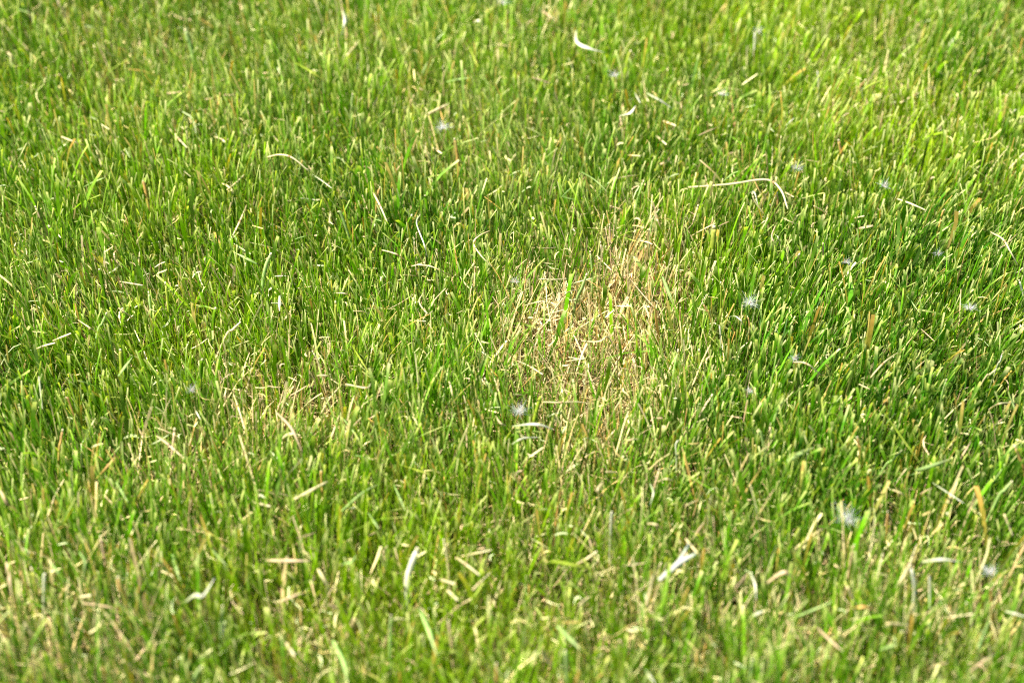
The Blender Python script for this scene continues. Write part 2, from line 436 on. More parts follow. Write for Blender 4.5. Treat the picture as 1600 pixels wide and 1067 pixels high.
def length(P): return sum((P[i+1]-P[i]).length for i in range(len(P)-1))
def thing(kind, mode, wpx, pts, anchor=None, label=None, name=None, cols=None):
    """kind letter; mode f = lying on the tips, a = lying in an arch, u = standing; width and course read off the photograph"""
    nm, cl, cat, words = KINDS[kind]
    ref = at(pts[0][0], pts[0][1], TOP if mode != 'u' else (.066 if anchor else .057)); s = px_scale(ref)
    if mode == 'u':                                   # pts run from the tip down; rooted in the ground
        y0 = ref.y
        P = [at_y(x, y, y0) for x, y in pts]
        low = P[-1]; d = (P[-1]-P[-2]); d = d/abs(d.z) if d.z < -1e-4 else Vector((0, 0, -1))
        gz_ = float(ground_height(np.array(low.x), np.array(low.y)))
        if low.z > gz_+.004: P.append(low + Vector((d.x*.5, 0, -1))*(low.z-gz_+.001))
        P = P[::-1]
        path = smooth_path(P, 15)
        fn = Vector((.25*math.sin(pts[0][0]), -1, .35)).normalized()
        prof = lambda t: (.75+.5*min(t, .5)) * (1 if t < .8 else 1-.45*(t-.8)/.2)
    else:
        P = []
        m = len(pts); sink = int(pts[0][0]*3+pts[0][1]) % 2
        for i, (x, y) in enumerate(pts):
            t = i/(m-1)
            z = TOP + (.004 if mode == 'f' else .004+.008*math.sin(math.pi*t)) - .003*(t in (0, 1))
            if not anchor: z += (-.013 if sink else .0)*(1-t) + (.0 if sink else -.013)*t - .002
            P.append(at(x, y, z))
        path = smooth_path(P, 9 if m == 2 else 7+3*m)
        fn = Vector((.3*math.sin(pts[0][1]), -.55, .8)).normalized()
        if kind == 's': prof = lambda t: .8+.3*math.sin(3.1*t+.4)
        else: prof = lambda t: (.6+1.3*t if t < .3 else 1) if t < .6 else 1-.8*(t-.6)/.4
    mat = M_GREEN if kind in 'glb' else M_DRY
    o = add_ribbon(name or nm, path, wpx*s*((.68 if kind == 's' else .85) if anchor else .64), cols or cl, mat, prof, fn, parts=('stand' if mode == 'u' else ('stem' if kind == 's' and length(path) > .03 else None)), fold=(.1 if kind == 's' else .18), thick=(wpx*s*.3 if kind == 's' else .0002))
    L = length(path)
    chord = (path[-1]-path[0]).length
    o['category'] = cat
    mid = path[len(path)//2]
    THINGS.append([o, kind, mode, L, chord/L, mid, anchor, label, words])
    return o

exec_list = [
 # (kind, mode, width px, course, anchor phrase, label)
 # --- beyond the worn patch, around the long straw
 ('s','a',5,[(1075,293),(1140,288),(1197,281),(1220,297),(1231,327)],'long kinked straw','long cream straw with a kink, bridging over dark green turf'),
 ('o','f',5,[(1173,260),(1179,282),(1187,300)],None,None), ('s','u',4,[(1175,302),(1180,316),(1196,338),(1200,352)],None,None),
 ('w','f',4,[(1168,305),(1178,300),(1184,319)],None,None), ('p','u',6,[(1091,320),(1086,340),(1080,358)],None,None),
 ('g','f',4,[(1130,284),(1145,272),(1160,266)],None,None), ('s','f',3,[(1080,369),(1100,358),(1118,349)],None,None), ('p','f',3,[(1122,354),(1145,344)],None,None),
 ('l','u',10,[(1116,352),(1114,380),(1110,402)],'wide yellow-green blade','wide flat yellow-green blade standing beside the worn tan patch'),
 ('b','u',6,[(1195,345),(1172,367),(1164,390)],None,None), ('o','u',6,[(1214,300),(1215,320),(1211,332)],None,None),
 ('p','a',3,[(1212,352),(1206,368),(1209,378),(1214,388)],'curled tan thread','thin tan dead stem curling into a loop over the turf'),
 ('w','a',3,[(1210,366),(1216,372),(1220,392)],None,None), ('s','f',3,[(1222,340),(1238,348),(1252,352)],None,None),
 ('s','f',4,[(1402,311),(1422,318),(1447,329)],'speckled cream straw','straight cream straw lying alone on dense dark green turf'),
 ('s','f',4,[(1331,342),(1350,338)],None,None), ('s','f',4,[(1272,322),(1292,334)],None,None),
 ('s','a',4,[(1548,363),(1567,374),(1578,392),(1590,414)],'arched straw on dark turf','cream straw arching over dark turf beside a brown hollow'),
 ('p','u',4,[(1286,379),(1286,402),(1286,424)],None,None), ('o','f',5,[(1520,330),(1507,344)],None,None), ('o','u',5,[(1476,327),(1470,344)],None,None),
 ('l','u',8,[(1513,432),(1504,449)],None,None), ('l','u',7,[(1330,296),(1333,312)],None,None), ('g','f',4,[(1417,462),(1426,474),(1436,488)],None,None),
 ('w','u',6,[(1592,437),(1596,452),(1599,468)],None,None), ('p','f',4,[(1437,512),(1449,523),(1460,533)],None,None), ('p','f',4,[(1590,365),(1571,383),(1562,388)],None,None),
 ('b','u',7,[(1250,396),(1230,420),(1215,440)],None,None), ('b','u',6,[(1500,330),(1482,352),(1472,366)],None,None), ('l','u',7,[(1348,410),(1350,432)],None,None),
 # --- worn patch
 ('s','a',3,[(840,441),(844,436),(862,437),(886,436)],None,None), ('s','a',3,[(880,464),(886,457),(902,453)],None,None), ('s','f',3,[(932,399),(944,411),(955,422)],None,None),
 ('s','f',3,[(847,494),(863,489),(881,484)],None,None), ('s','a',3,[(818,478),(840,472),(853,472),(866,483)],'arched straw thread','thin arched straw thread lying over the worn tan patch'),
 ('g','u',5,[(917,427),(909,450),(900,472)],'pale green blade in the patch','single pale green blade standing among straw in the worn patch'),
 ('g','u',5,[(922,392),(924,410),(925,428)],None,None), ('s','f',4,[(800,561),(825,571),(848,585)],None,None), ('s','f',4,[(908,533),(932,534),(945,530)],None,None),
 ('s','f',3,[(900,505),(913,500)],None,None), ('s','a',3,[(852,520),(860,516),(868,517),(872,530)],None,None), ('s','f',3,[(884,565),(900,562),(915,560)],None,None),
 ('s','f',4,[(942,530),(950,527),(962,547)],None,None), ('g','f',6,[(1035,432),(1044,455),(1053,478)],'folded pale green leaf','folded pale green leaf leaning beside the worn tan patch'),
 ('p','f',4,[(985,436),(1000,455),(1022,480)],None,None), ('p','u',4,[(938,377),(941,400),(944,420)],None,None), ('p','u',4,[(952,350),(954,380)],None,None),
 ('g','u',4,[(1006,282),(999,302),(995,318)],None,None), ('g','u',4,[(1030,327),(1020,343),(1017,360)],None,None), ('s','f',3,[(965,279),(980,276),(995,274)],None,None),
 ('g','f',3,[(877,309),(888,298),(900,288)],None,None), ('g','f',3,[(880,308),(895,312),(908,315)],None,None), ('g','a',3,[(907,268),(930,282),(950,301)],None,None),
 ('s','f',3,[(842,388),(856,388),(870,387)],None,None), ('s','u',3,[(1104,460),(1095,478),(1090,492)],None,None),
 ('o','u',5,[(1098,473),(1104,485),(1110,497)],None,None), ('o','u',4,[(1168,494),(1171,505),(1170,528)],None,None), ('o','u',3,[(1063,480),(1062,510)],None,None),
 ('w','a',3,[(1137,496),(1148,494),(1157,500),(1162,508)],None,None), ('l','u',6,[(1126,440),(1127,480)],None,None), ('w','u',4,[(1124,508),(1126,530)],None,None),
 # --- turf beside and before the patch
 ('w','a',5,[(800,666),(837,663),(868,672)],'white bowed straw','white bowed straw lying on tan turf beside a soft seed fluff'),
 ('w','a',5,[(800,694),(817,685),(847,683)],None,None), ('w','u',4,[(1063,686),(1056,694),(1057,720)],None,'bleached blade with a hooked tip standing near the dried star tuft'),
 ('s','a',4,[(975,694),(985,687),(998,686)],None,None), ('s','f',5,[(947,737),(958,738),(970,741)],None,None), ('s','a',6,[(941,755),(934,765),(937,775)],'little hooked straw','short fat hooked straw in tan turf near the dried star tuft'),
 ('w','a',4,[(1015,754),(1021,769),(1016,788)],None,None), ('s','f',5,[(1073,789),(1092,781)],None,None), ('p','f',4,[(1128,649),(1145,651),(1160,653)],None,None),
 ('p','u',5,[(1030,732),(1026,750),(1022,765)],None,None), ('s','a',5,[(1028,753),(1040,748),(1050,751)],None,None), ('g','u',7,[(1185,670),(1192,690)],None,None),
 ('l','u',9,[(974,712),(970,730),(968,745)],None,None), ('s','f',4,[(848,628),(875,629),(900,628),(925,631)],None,None), ('l','u',9,[(847,620),(840,635)],None,None),
 ('g','u',6,[(1060,545),(1053,580),(1050,625)],None,None), ('l','u',7,[(1092,545),(1095,585)],None,None),
 # --- right-hand turf
 ('g','f',10,[(1230,721),(1250,709),(1272,699)],'blunt pale green clipping','blunt wide pale green clipping lying across dense green turf'),
 ('s','a',4,[(1360,590),(1382,566),(1407,548)],None,None), ('s','a',4,[(1240,566),(1260,568),(1283,586)],'bowed straw','pale bowed straw resting over tall green turf'),
 ('s','f',4,[(1342,600),(1358,608),(1373,617)],None,None), ('g','f',7,[(1430,735),(1455,728),(1486,717)],'long blue-green clipping','long straight pale clipping with one cut end, across slanting green blades'),
 ('w','f',5,[(1457,754),(1480,769),(1506,786)],None,None), ('o','u',6,[(1339,682),(1342,696),(1344,712)],'orange-tipped blade','upright blade with a vivid orange tip in green turf'),
 ('o','u',8,[(1585,696),(1593,716),(1600,736)],None,None), ('p','f',4,[(1495,726),(1506,708),(1517,690)],None,None), ('g','u',6,[(1315,618),(1306,630),(1295,645)],None,None),
 ('w','u',4,[(1566,552),(1562,566),(1556,577)],None,None), ('s','u',4,[(1557,576),(1546,586),(1535,597)],None,None), ('g','u',5,[(1577,714),(1564,736),(1550,760)],None,None),
 ('g','u',8,[(1582,751),(1570,765),(1557,782)],None,None), ('g','u',9,[(1224,622),(1216,640),(1211,654)],None,None), ('o','f',5,[(1352,736),(1362,754)],None,None),
 ('l','a',3,[(1380,643),(1396,665),(1415,692),(1442,730)],'long trailing runner','long thin yellow-green stem trailing across slanting green turf'),
 ('g','u',5,[(1479,592),(1473,612),(1469,634)],None,None), ('p','u',5,[(1204,660),(1202,690),(1201,712)],None,None), ('o','u',6,[(1203,708),(1205,728)],None,None),
 ('g','u',5,[(1410,702),(1395,718),(1378,735)],None,None), ('p','f',5,[(1411,700),(1402,712)],None,None), ('s','f',3,[(1497,676),(1513,678)],None,None),
 ('s','a',4,[(1545,640),(1560,631),(1580,629)],None,None), ('p','f',3,[(1552,666),(1572,650)],None,None), ('b','u',8,[(1533,690),(1522,715),(1505,745)],None,None),
 ('b','u',7,[(1430,620),(1440,650)],None,None), ('l','u',9,[(1265,630),(1263,655)],None,None), ('p','u',6,[(1262,708),(1256,735)],None,None), ('s','f',4,[(1395,765),(1410,772),(1416,780)],None,None),
 ('p','f',4,[(1437,772),(1456,762)],None,None), ('o','u',5,[(1392,582),(1482,590)][:1]+[(1488,588)][:0]+[(1480,590)][:0]+[(1390,600)],None,None),
 ('g','a',4,[(1575,610),(1582,630),(1590,645)],None,None),
 # --- centre, behind: thin waving stems
 ('w','a',3,[(657,335),(651,349),(662,380),(668,402)],'zigzag straw thread','thin bleached straw thread with a bend, hung over deep green blades'),
 ('s','a',3,[(765,361),(750,368),(740,380),(752,400),(771,419)],'bent straw thread','thin straw thread doubled back on itself over deep green blades'),
 ('s','u',3,[(661,458),(655,472),(662,484),(668,490)],None,None), ('s','a',3,[(661,459),(655,472),(668,490),(676,486)],'hooked straw thread','thin straw thread hooked like a fish hook in fine green turf'),
 ('g','u',7,[(424,395),(415,418),(410,452)],'tall pale green blade','tall pale green blade standing above yellowish turf'),
 ('w','f',6,[(437,462),(437,486)],'crossed clippings','pale clipping lying crosswise under another pale clipping'), ('w','f',6,[(424,474),(446,475)],None,'pale clipping lying crosswise over another pale clipping'),
 ('w','f',4,[(427,432),(447,431)],None,None), ('s','a',4,[(597,391),(618,397),(640,411)],None,None), ('s','f',3,[(610,482),(630,471),(650,458)],None,None), ('o','f',5,[(600,485),(608,478)],None,None),
 ('s','f',3,[(552,486),(566,487),(580,490)],None,None), ('s','a',3,[(522,458),(540,459),(556,468)],None,None), ('s','f',4,[(583,301),(594,322),(605,347)],'slanting pale straw','straight pale straw slanting over deep green turf near thin straw threads'),
 ('s','u',3,[(647,372),(648,395),(650,418)],None,None), ('g','a',3,[(585,343),(596,346),(604,354)],None,None), ('s','f',3,[(630,430),(650,431)],None,None), ('s','f',3,[(667,438),(678,438)],None,None),
 ('s','a',3,[(650,414),(672,416),(690,424),(705,432)],None,None), ('l','u',7,[(524,470),(526,510)],None,None), ('s','u',3,[(738,444),(734,470)],None,None),
 ('b','u',6,[(644,335),(635,355),(627,385)],None,None), ('g','f',5,[(462,374),(481,368)],None,None), ('s','a',3,[(466,450),(486,462)],None,None), ('s','f',4,[(640,501),(665,502)],None,None),
 ('b','u',8,[(664,305),(667,320)],None,None), ('o','u',6,[(594,292),(589,315)],None,None), ('g','u',7,[(528,330),(537,345)],None,None), ('w','f',4,[(470,310),(500,314)],None,None),
 ('w','f',4,[(487,272),(502,282),(518,294)],None,None), ('s','a',4,[(418,246),(437,242),(457,247),(483,268)],'cream arched stem','cream stem bowed in a smooth arch over bright green turf'),
 # --- left turf
 ('g','f',5,[(402,413),(385,404),(367,395)],'blue-green straight clipping','straight pale blue-green clipping lying on yellowish turf'), ('s','f',4,[(385,322),(373,350),(360,375)],None,None),
 ('s','f',4,[(187,440),(205,443),(223,446)],None,None), ('g','f',4,[(130,293),(146,285),(163,278)],None,None), ('s','f',5,[(82,533),(96,527),(111,521)],None,None), ('s','f',5,[(55,546),(70,540),(86,536)],None,None),
 ('s','u',6,[(376,503),(364,515),(350,531)],None,None), ('p','u',6,[(55,322),(62,338),(70,354)],None,None), ('g','f',6,[(185,588),(196,573),(207,558)],'stubby blue-green clipping','stubby pale blue-green clipping leaning on upright green blades'),
 ('p','f',5,[(245,681),(265,696),(288,717)],'pinkish straw','pinkish tan dry blade lying slantwise on pale turf'), ('p','u',6,[(273,668),(270,700),(267,735)],None,None), ('o','f',6,[(150,749),(165,732),(180,714)],None,None),
 ('s','f',4,[(365,616),(374,642),(382,670)],None,None), ('o','u',6,[(98,670),(95,690),(92,710)],None,None), ('p','f',9,[(0,766),(9,782),(18,800)],None,None), ('g','f',7,[(180,751),(190,768),(200,785)],None,None),
 ('s','f',4,[(185,481),(196,489),(207,497)],None,None), ('w','f',4,[(305,640),(313,672)][:1]+[(313,655)],None,None), ('o','u',5,[(103,620),(112,638)],None,None), ('b','u',10,[(75,352),(90,372),(100,388)],None,None),
 ('b','u',10,[(155,420),(160,440)],None,None), ('o','u',8,[(223,282),(228,300)],None,None), ('s','f',4,[(355,297),(370,285),(385,270)],None,None), ('g','u',7,[(167,488),(160,505),(152,522)],None,None),
 ('b','u',9,[(337,480),(334,500),(333,540)],None,None), ('g','u',6,[(232,455),(236,490)],None,None), ('l','u',6,[(258,440),(262,470),(265,500)],None,None), ('w','u',5,[(61,588),(63,605)],None,None),
 ('b','u',9,[(316,560),(313,590)],None,None), ('l','u',9,[(188,545),(190,575)],None,None), ('s','a',3,[(122,500),(140,512),(160,525)],None,None),
 # --- before the centre
 ('s','a',4,[(495,587),(510,587),(528,597)],None,None), ('s','a',4,[(540,600),(572,606),(579,600)],'straw with an upturned end','cream straw with an upturned end lying in fine turf'), ('g','u',5,[(700,576),(696,606),(692,634)],None,None),
 ('s','f',5,[(702,596),(706,612),(711,632)],None,None), ('p','a',5,[(432,644),(455,669),(473,707)],'curving pinkish blade','curving pinkish dry blade lying along pale turf'), ('s','f',8,[(460,780),(485,767),(511,753)],'thick cream straw','thick cream straw with one brown end lying in tan-flecked turf'),
 ('g','a',6,[(532,800),(565,771),(596,754)],None,None), ('g','f',7,[(615,756),(624,776),(633,797)],None,None), ('g','f',7,[(532,649),(546,666),(561,686)],None,None), ('s','f',4,[(530,649),(524,666),(517,685)],None,None),
 ('s','a',5,[(775,650),(781,660),(790,665)],None,None), ('s','f',7,[(398,785),(422,791)],None,None), ('l','f',5,[(622,725),(648,733),(673,742)],None,None), ('g','f',7,[(556,712),(580,719)],None,None), ('s','f',4,[(622,644),(640,643)],None,None),
 ('s','f',4,[(552,666),(565,652)],None,None), ('o','u',7,[(502,735),(503,750)],None,None), ('w','f',7,[(405,772),(415,778)],None,None), ('o','f',5,[(751,704),(760,697)],None,None), ('s','u',4,[(488,548),(500,575)],None,None),
 ('l','a',4,[(547,534),(560,556),(578,585)],None,None), ('g','u',6,[(757,590),(770,615),(782,640)],None,None),
 # --- top band
 ('w','a',6,[(534,14),(539,32),(534,56)],'curved white blade','curved bleached white blade standing up out of soft bright turf'), ('g','f',6,[(20,15),(34,17),(48,22)],None,None), ('p','u',8,[(90,0),(95,11),(100,23)],None,None),
 ('g','u',8,[(289,46),(294,62),(299,77)],'stout pale green blade','stout pale green blade leaning in speckled turf'), ('s','f',5,[(262,199),(276,214),(292,231)],None,None), ('s','a',5,[(335,214),(348,219),(357,229)],None,None), ('s','f',5,[(96,214),(115,222),(136,230)],None,None),
 ('s','f',6,[(12,82),(19,90),(26,102)],None,None), ('g','f',5,[(102,103),(116,88)],None,None), ('l','a',5,[(460,98),(485,112),(513,133)],'sagging yellow stem','yellow-green stem sagging across green turf'), ('s','f',5,[(542,88),(562,63)],None,None),
 ('g','f',6,[(655,126),(668,98)],None,None), ('l','f',5,[(727,66),(737,82),(746,104)],None,None), ('s','f',7,[(670,178),(685,171),(700,164)],None,None), ('g','f',6,[(696,129),(714,125),(733,122)],None,None), ('g','u',5,[(551,147),(549,172)],None,None),
 ('o','u',7,[(710,216),(715,246)],None,None), ('s','f',5,[(675,230),(690,240)],None,None), ('w','a',6,[(735,42),(746,33),(756,39)],None,None), ('w','a',6,[(900,48),(902,67),(922,77),(946,83)],'bent bleached straw','bleached straw bent at a right angle in turf'),
 ('p','f',5,[(845,16),(868,32)],None,None), ('w','f',6,[(992,145),(1000,161)],None,None), ('w','f',7,[(1010,146),(1030,157),(1051,171)],None,None), ('w','a',6,[(967,182),(985,177),(993,166)],'upturned white clipping','white upturned clipping lying on speckled green turf'),
 ('s','f',4,[(984,243),(1000,244)],None,None), ('s','f',5,[(1026,213),(1041,226)],None,None), ('s','f',6,[(1037,190),(1056,197)],None,None), ('g','f',7,[(1156,0),(1165,23)],None,None), ('g','f',5,[(1135,108),(1150,82)],None,None),
 ('l','u',9,[(986,79),(979,104)],None,None), ('p','f',5,[(832,122),(863,132)],None,None), ('p','f',5,[(1092,212),(1121,199)],None,None), ('w','u',6,[(1180,49),(1179,73)],None,None),
 ('l','a',5,[(1350,152),(1355,137),(1396,119)],'yellow elbowed straw','yellow straw with an elbow bend over a small tan patch'), ('s','f',5,[(1407,161),(1430,149),(1456,136)],None,None), ('o','u',6,[(1353,124),(1336,152)],None,None), ('w','f',9,[(1481,76),(1498,54)],None,None),
 ('g','f',7,[(1527,54),(1543,36)],None,None), ('w','f',5,[(1360,7),(1384,-2)],None,None), ('l','f',5,[(1287,40),(1303,31),(1320,21)],None,None), ('l','f',8,[(1367,66),(1385,46)],None,None), ('w','u',7,[(1277,111),(1279,128)],None,None),
 ('s','f',6,[(1336,94),(1360,99)],None,None), ('w','f',6,[(1576,183),(1588,171)],None,None), ('o','u',8,[(1310,218),(1313,234),(1317,252)],None,None), ('w','f',6,[(1226,199),(1241,185)],None,None), ('l','u',6,[(1522,220),(1506,235),(1490,251)],None,None), ('s','f',6,[(1575,266),(1600,240)],None,None),
 ('s','f',4,[(1225,300),(1238,306)][:1]+[(1240,308)],None,None),
 # --- bottom band, left
 ('o','u',11,[(184,900),(189,918),(196,937)],'broad orange blade','broad orange withered blade standing in green turf'), ('g','f',8,[(80,880),(95,900),(111,922)],None,None), ('g','a',7,[(124,862),(133,880),(127,920)],None,None), ('s','f',9,[(124,933),(141,930)],None,None),
 ('p','f',6,[(130,942),(168,948),(208,960)],None,None), ('g','f',9,[(328,855),(340,868),(353,882)],None,None), ('g','f',9,[(269,866),(275,885),(281,906)],None,None), ('w','a',8,[(290,940),(305,930),(318,930),(336,902)],'forked cream straw','cream straw bent like a tick mark in yellowish turf'),
 ('g','u',8,[(348,945),(346,970),(345,997)],None,None), ('p','u',6,[(157,836),(161,860),(165,883)],None,None), ('w','u',9,[(71,896),(69,912)],None,None), ('p','f',10,[(10,878),(15,905),(18,932)],None,None), ('s','f',7,[(192,1032),(215,1048)],None,None),
 ('o','u',8,[(262,988),(265,1027)],None,None), ('p','f',8,[(345,851),(371,871)],None,None), ('l','u',8,[(49,886),(60,938)],None,None), ('p','f',10,[(232,958),(241,993)],None,None), ('b','u',9,[(232,900),(222,925),(215,950)],None,None), ('b','u',10,[(246,880),(243,930)],None,None),
 ('w','f',9,[(352,970),(347,995)],None,None), ('g','u',11,[(316,1040),(302,1067)],None,None), ('o','f',7,[(40,916),(50,920)],None,None), ('s','f',7,[(245,888),(272,901)],None,None),
 # --- bottom band, middle
 ('w','u',11,[(653,855),(646,873),(638,898),(636,922),(637,952)],'tall white blade','tall bleached white blade standing in yellow-green turf'), ('g','f',8,[(655,951),(670,985),(683,1024)],'leaning pale blade','pale blade leaning at the foot of the tall white blade'), ('g','f',10,[(520,1000),(538,1038),(543,1075)],None,None),
 ('s','f',7,[(497,889),(507,906),(516,924)],None,None), ('p','f',6,[(415,875),(450,876),(486,876)],'flat tan stick','straight tan dry stick lying level in tan-flecked turf'), ('s','f',6,[(714,871),(730,883),(749,898)],None,None), ('s','f',6,[(739,921),(752,908),(767,894)],None,None), ('s','f',4,[(720,869),(743,864),(768,859)],None,None),
 ('p','f',7,[(434,941),(473,925)],None,None), ('p','f',8,[(512,944),(543,958)],None,None), ('s','f',9,[(447,1004),(460,1023)],None,None), ('p','f',5,[(472,838),(483,836),(493,831)],None,None), ('p','f',5,[(483,855),(502,862)],None,None), ('p','u',7,[(700,968),(706,1008)],None,None),
 ('g','a',7,[(535,881),(550,877),(558,865)],None,None), ('s','f',8,[(699,922),(715,937)],None,None), ('g','f',9,[(575,800),(584,814),(592,826)],None,None), ('w','f',6,[(545,795),(570,790)][:1]+[(560,792)],None,None), ('s','f',8,[(688,905),(710,912)],None,None),
 ('s','u',6,[(693,842),(699,876)],None,None), ('g','u',8,[(611,960),(610,1000)],None,None), ('o','u',9,[(776,1035),(776,1062)],None,None), ('o','f',8,[(745,1035),(765,1055)],None,None),
 ('l','a',6,[(852,882),(865,877),(902,884),(931,891)],'yellow-green bowed stem','yellow-green bowed stem lying on lime turf, touched by a short straw'), ('s','f',6,[(902,881),(918,872),(933,861)],None,'short straw lying end-on to the yellow-green bowed stem'),
 ('s','a',5,[(1071,841),(1090,864),(1111,883)],None,None), ('g','f',8,[(870,977),(888,995),(908,1015)],'pale green slanting clipping','pale green clipping slanting over tan and green turf'),
 ('s','a',6,[(1012,818),(1026,820),(1041,832)],None,None), ('p','f',6,[(1082,843),(1101,814)],None,None), ('w','f',9,[(1169,966),(1193,954)],None,None), ('w','a',5,[(1170,891),(1179,910),(1182,936)],None,None), ('s','f',6,[(1024,903),(1033,879)],None,None),
 ('w','u',8,[(956,798),(955,817)],None,None), ('o','f',7,[(875,972),(908,972)],None,None), ('g','u',10,[(1176,1028),(1172,1067)],None,None), ('w','f',8,[(1009,1046),(1023,1067)],None,None), ('p','f',6,[(1150,918),(1173,891)],None,None), ('p','f',6,[(919,836),(928,866)],None,None),
 ('g','u',10,[(883,1015),(885,1040)],None,None), ('p','f',7,[(845,1015),(865,1045)],None,None), ('s','f',6,[(905,945),(921,932)],None,None), ('o','f',10,[(932,1062),(945,1050)],None,None), ('s','f',8,[(968,1000),(980,1020)],None,None),
 # --- bottom band, right
 ('w','u',7,[(1421,880),(1427,902),(1429,925),(1427,945),(1429,965)],'slim white blade','slim bleached white blade with a green foot among tan straw'), ('s','a',6,[(1400,918),(1416,893),(1433,850)],None,None), ('w','a',6,[(1440,878),(1470,874),(1503,878)],'level white straw','level white straw lying over dry stems close to the slim white blade'),
 ('o','a',6,[(1321,951),(1347,948),(1368,953)],'orange bowed blade','orange bowed dry blade lying across green turf'), ('o','u',4,[(1387,798),(1386,818),(1385,838)],None,None), ('o','f',6,[(1549,908),(1571,894)],None,None), ('o','u',7,[(1546,918),(1549,936)],None,None),
 ('s','f',8,[(1386,974),(1421,977)],None,None), ('p','f',7,[(1516,1048),(1538,1032),(1562,1016)],None,None), ('g','a',9,[(1546,970),(1530,1007),(1527,1036)],None,None), ('g','f',9,[(1373,1016),(1402,1006)],None,None),
 ('p','f',7,[(1276,979),(1295,998),(1317,1017)],None,None), ('p','a',7,[(1198,911),(1225,894),(1241,906)],'tan humped blade','tan dry blade humped over green turf'), ('p','f',8,[(1229,968),(1246,996)],None,None), ('g','f',6,[(1231,968),(1265,955),(1301,939)],None,None), ('w','f',7,[(1569,954),(1602,963)],None,None),
 ('s','f',6,[(1469,966),(1521,959)],None,None), ('s','f',7,[(1324,916),(1338,946)],None,None), ('s','f',7,[(1346,836),(1356,852)],None,None), ('l','f',9,[(1464,1014),(1481,1031)],None,None), ('s','f',5,[(1569,803),(1583,838)],None,None), ('p','f',8,[(1454,1043),(1481,1034)],None,None),
 ('s','u',6,[(1379,865),(1372,900),(1367,945)],None,None), ('w','u',6,[(1451,898),(1453,920)],None,None), ('p','f',6,[(1225,905),(1238,925)],None,None), ('b','u',8,[(1480,800),(1483,830),(1480,860)],None,None), ('l','u',8,[(1510,940),(1512,985)],None,None), ('p','u',7,[(1335,850),(1330,870)],None,None),
 ('l','u',13,[(1410,985),(1403,1012)],None,None),
]
for e in exec_list: thing(*e)

# ------------------------------------------------------------------ seed fluffs
def fluff(px, py, rpx, label, anchor, z=.055):
    c = at(px, py, z); s = px_scale(c); r = rpx*s*1.35
    g = np.random.default_rng(int(px*7+py))
    seed_path = [Vector((0, 0, -.0012)), Vector((.0002, 0, 0)), Vector((.0004, .0002, .0014))]
    V, F, C = ribbon_mesh(smooth_path(seed_path, 6), .0011, [rgb(.35, .25, .14)]*3, lambda t: .25+math.sin(math.pi*t), Vector((0, -1, 0)), thick=.0004, fold=0)
    o = bpy.data.objects.new('seed_fluff', None); sc.collection.objects.link(o); o.empty_display_size = .01; o.location = c
    mesh_object('seed', V, F, M_DRY, np.array(C), parent=o)
    V, F = [], []
    for i in range(130 if anchor else 70):
        d = Vector(g.normal(0, 1, 3)); d.z = abs(d.z)*.8 - .15; d.normalize()
        L = r*g.uniform(.45, 1.15); k = Vector(g.normal(0, .35, 3))
        s_ = d.cross(Vector(g.normal(0, 1, 3))).normalized()
        b = len(V); n = 4
        for j in range(n):
            t = j/(n-1); p = d*L*t + k*L*t*t*.5; h = .00006*(1-.6*t)
            V += [p-s_*h, p+s_*h]
        for j in range(n-1): F.append((b+2*j, b+2*j+1, b+2*j+3, b+2*j+2))
    h = mesh_object('silky_hair', V, F, M_FLUFF, np.full((len(V), 3), .72), parent=o)
    h['kind'] = 'stuff'
    o['category'] = 'seed fluff'
    THINGS.append([o, 'fluff', 'f', r, 1, c, anchor, label, 'white seed fluff'])
fluff(1172, 474, 13, 'bright white seed fluff caught on blades beside the worn patch', 'bright seed fluff')
fluff(811, 644, 14, 'soft white seed fluff in tan grass beside a white bowed straw', 'soft white seed fluff')
fluff(1325, 812, 20, 'large grey-white seed fluff perched on green blades', 'large seed fluff')
fluff(1516, 482, 9, 'small white seed fluff on deep green turf near a brown hollow', 'small seed fluff')
fluff(1545, 893, 13, 'pale seed fluff beside an orange withered blade', 'pale seed fluff')
fluff(692, 200, 12, 'bluish white seed fluff in pale turf', 'bluish seed fluff')
for (x, y, r) in [(1382, 291, 10), (1322, 410, 8), (1466, 397, 7), (1246, 263, 10), (1172, 611, 7), (1185, 50, 9), (1242, 560, 8), (300, 610, 9), (1130, 148, 8), (785, 5, 10), (805, 440, 7), (960, 118, 9)]:
    fluff(x, y, r, None, None)

# ------------------------------------------------------------------ leafy tufts with several leaves, and a forked leaf
def tuft(name, base_px, leaves, label, anchor, cat, z_base=None, dry=False):
    b0 = at(base_px[0], base_px[1], .02); gz_ = float(ground_height(np.array(b0.x), np.array(b0.y)))
    root = bpy.data.objects.new(name, None); sc.collection.objects.link(root)
    root.empty_display_size = .01; root.location = Vector((b0.x, b0.y, gz_))
    s = px_scale(b0)
    for (tx_, ty_, wpx, kind, dz) in leaves:
        cl = KINDS[kind][1]
        tip = at_y(tx_, ty_, b0.y + dz)
        mid = Vector((b0.x, b0.y, gz_)).lerp(tip, .5) + Vector((0, 0, .006))
        path = [p-root.location for p in smooth_path([Vector((b0.x, b0.y, gz_)), mid, tip], 10)]
        V, F, C = ribbon_mesh(path, wpx*s, cl, lambda t: (.6+.8*min(t, .5))*(1 if t < .55 else 1-.93*(t-.55)/.45), Vector((0, -.8, .6)), .0002, .2)
        mesh_object('leaf', V, F, M_DRY if kind in 'swpo' else M_GREEN, np.array(C), parent=root)
    root['category'] = cat
    THINGS.append([root, 'tuft', 'u', .04, 1, b0, anchor, label, ''])
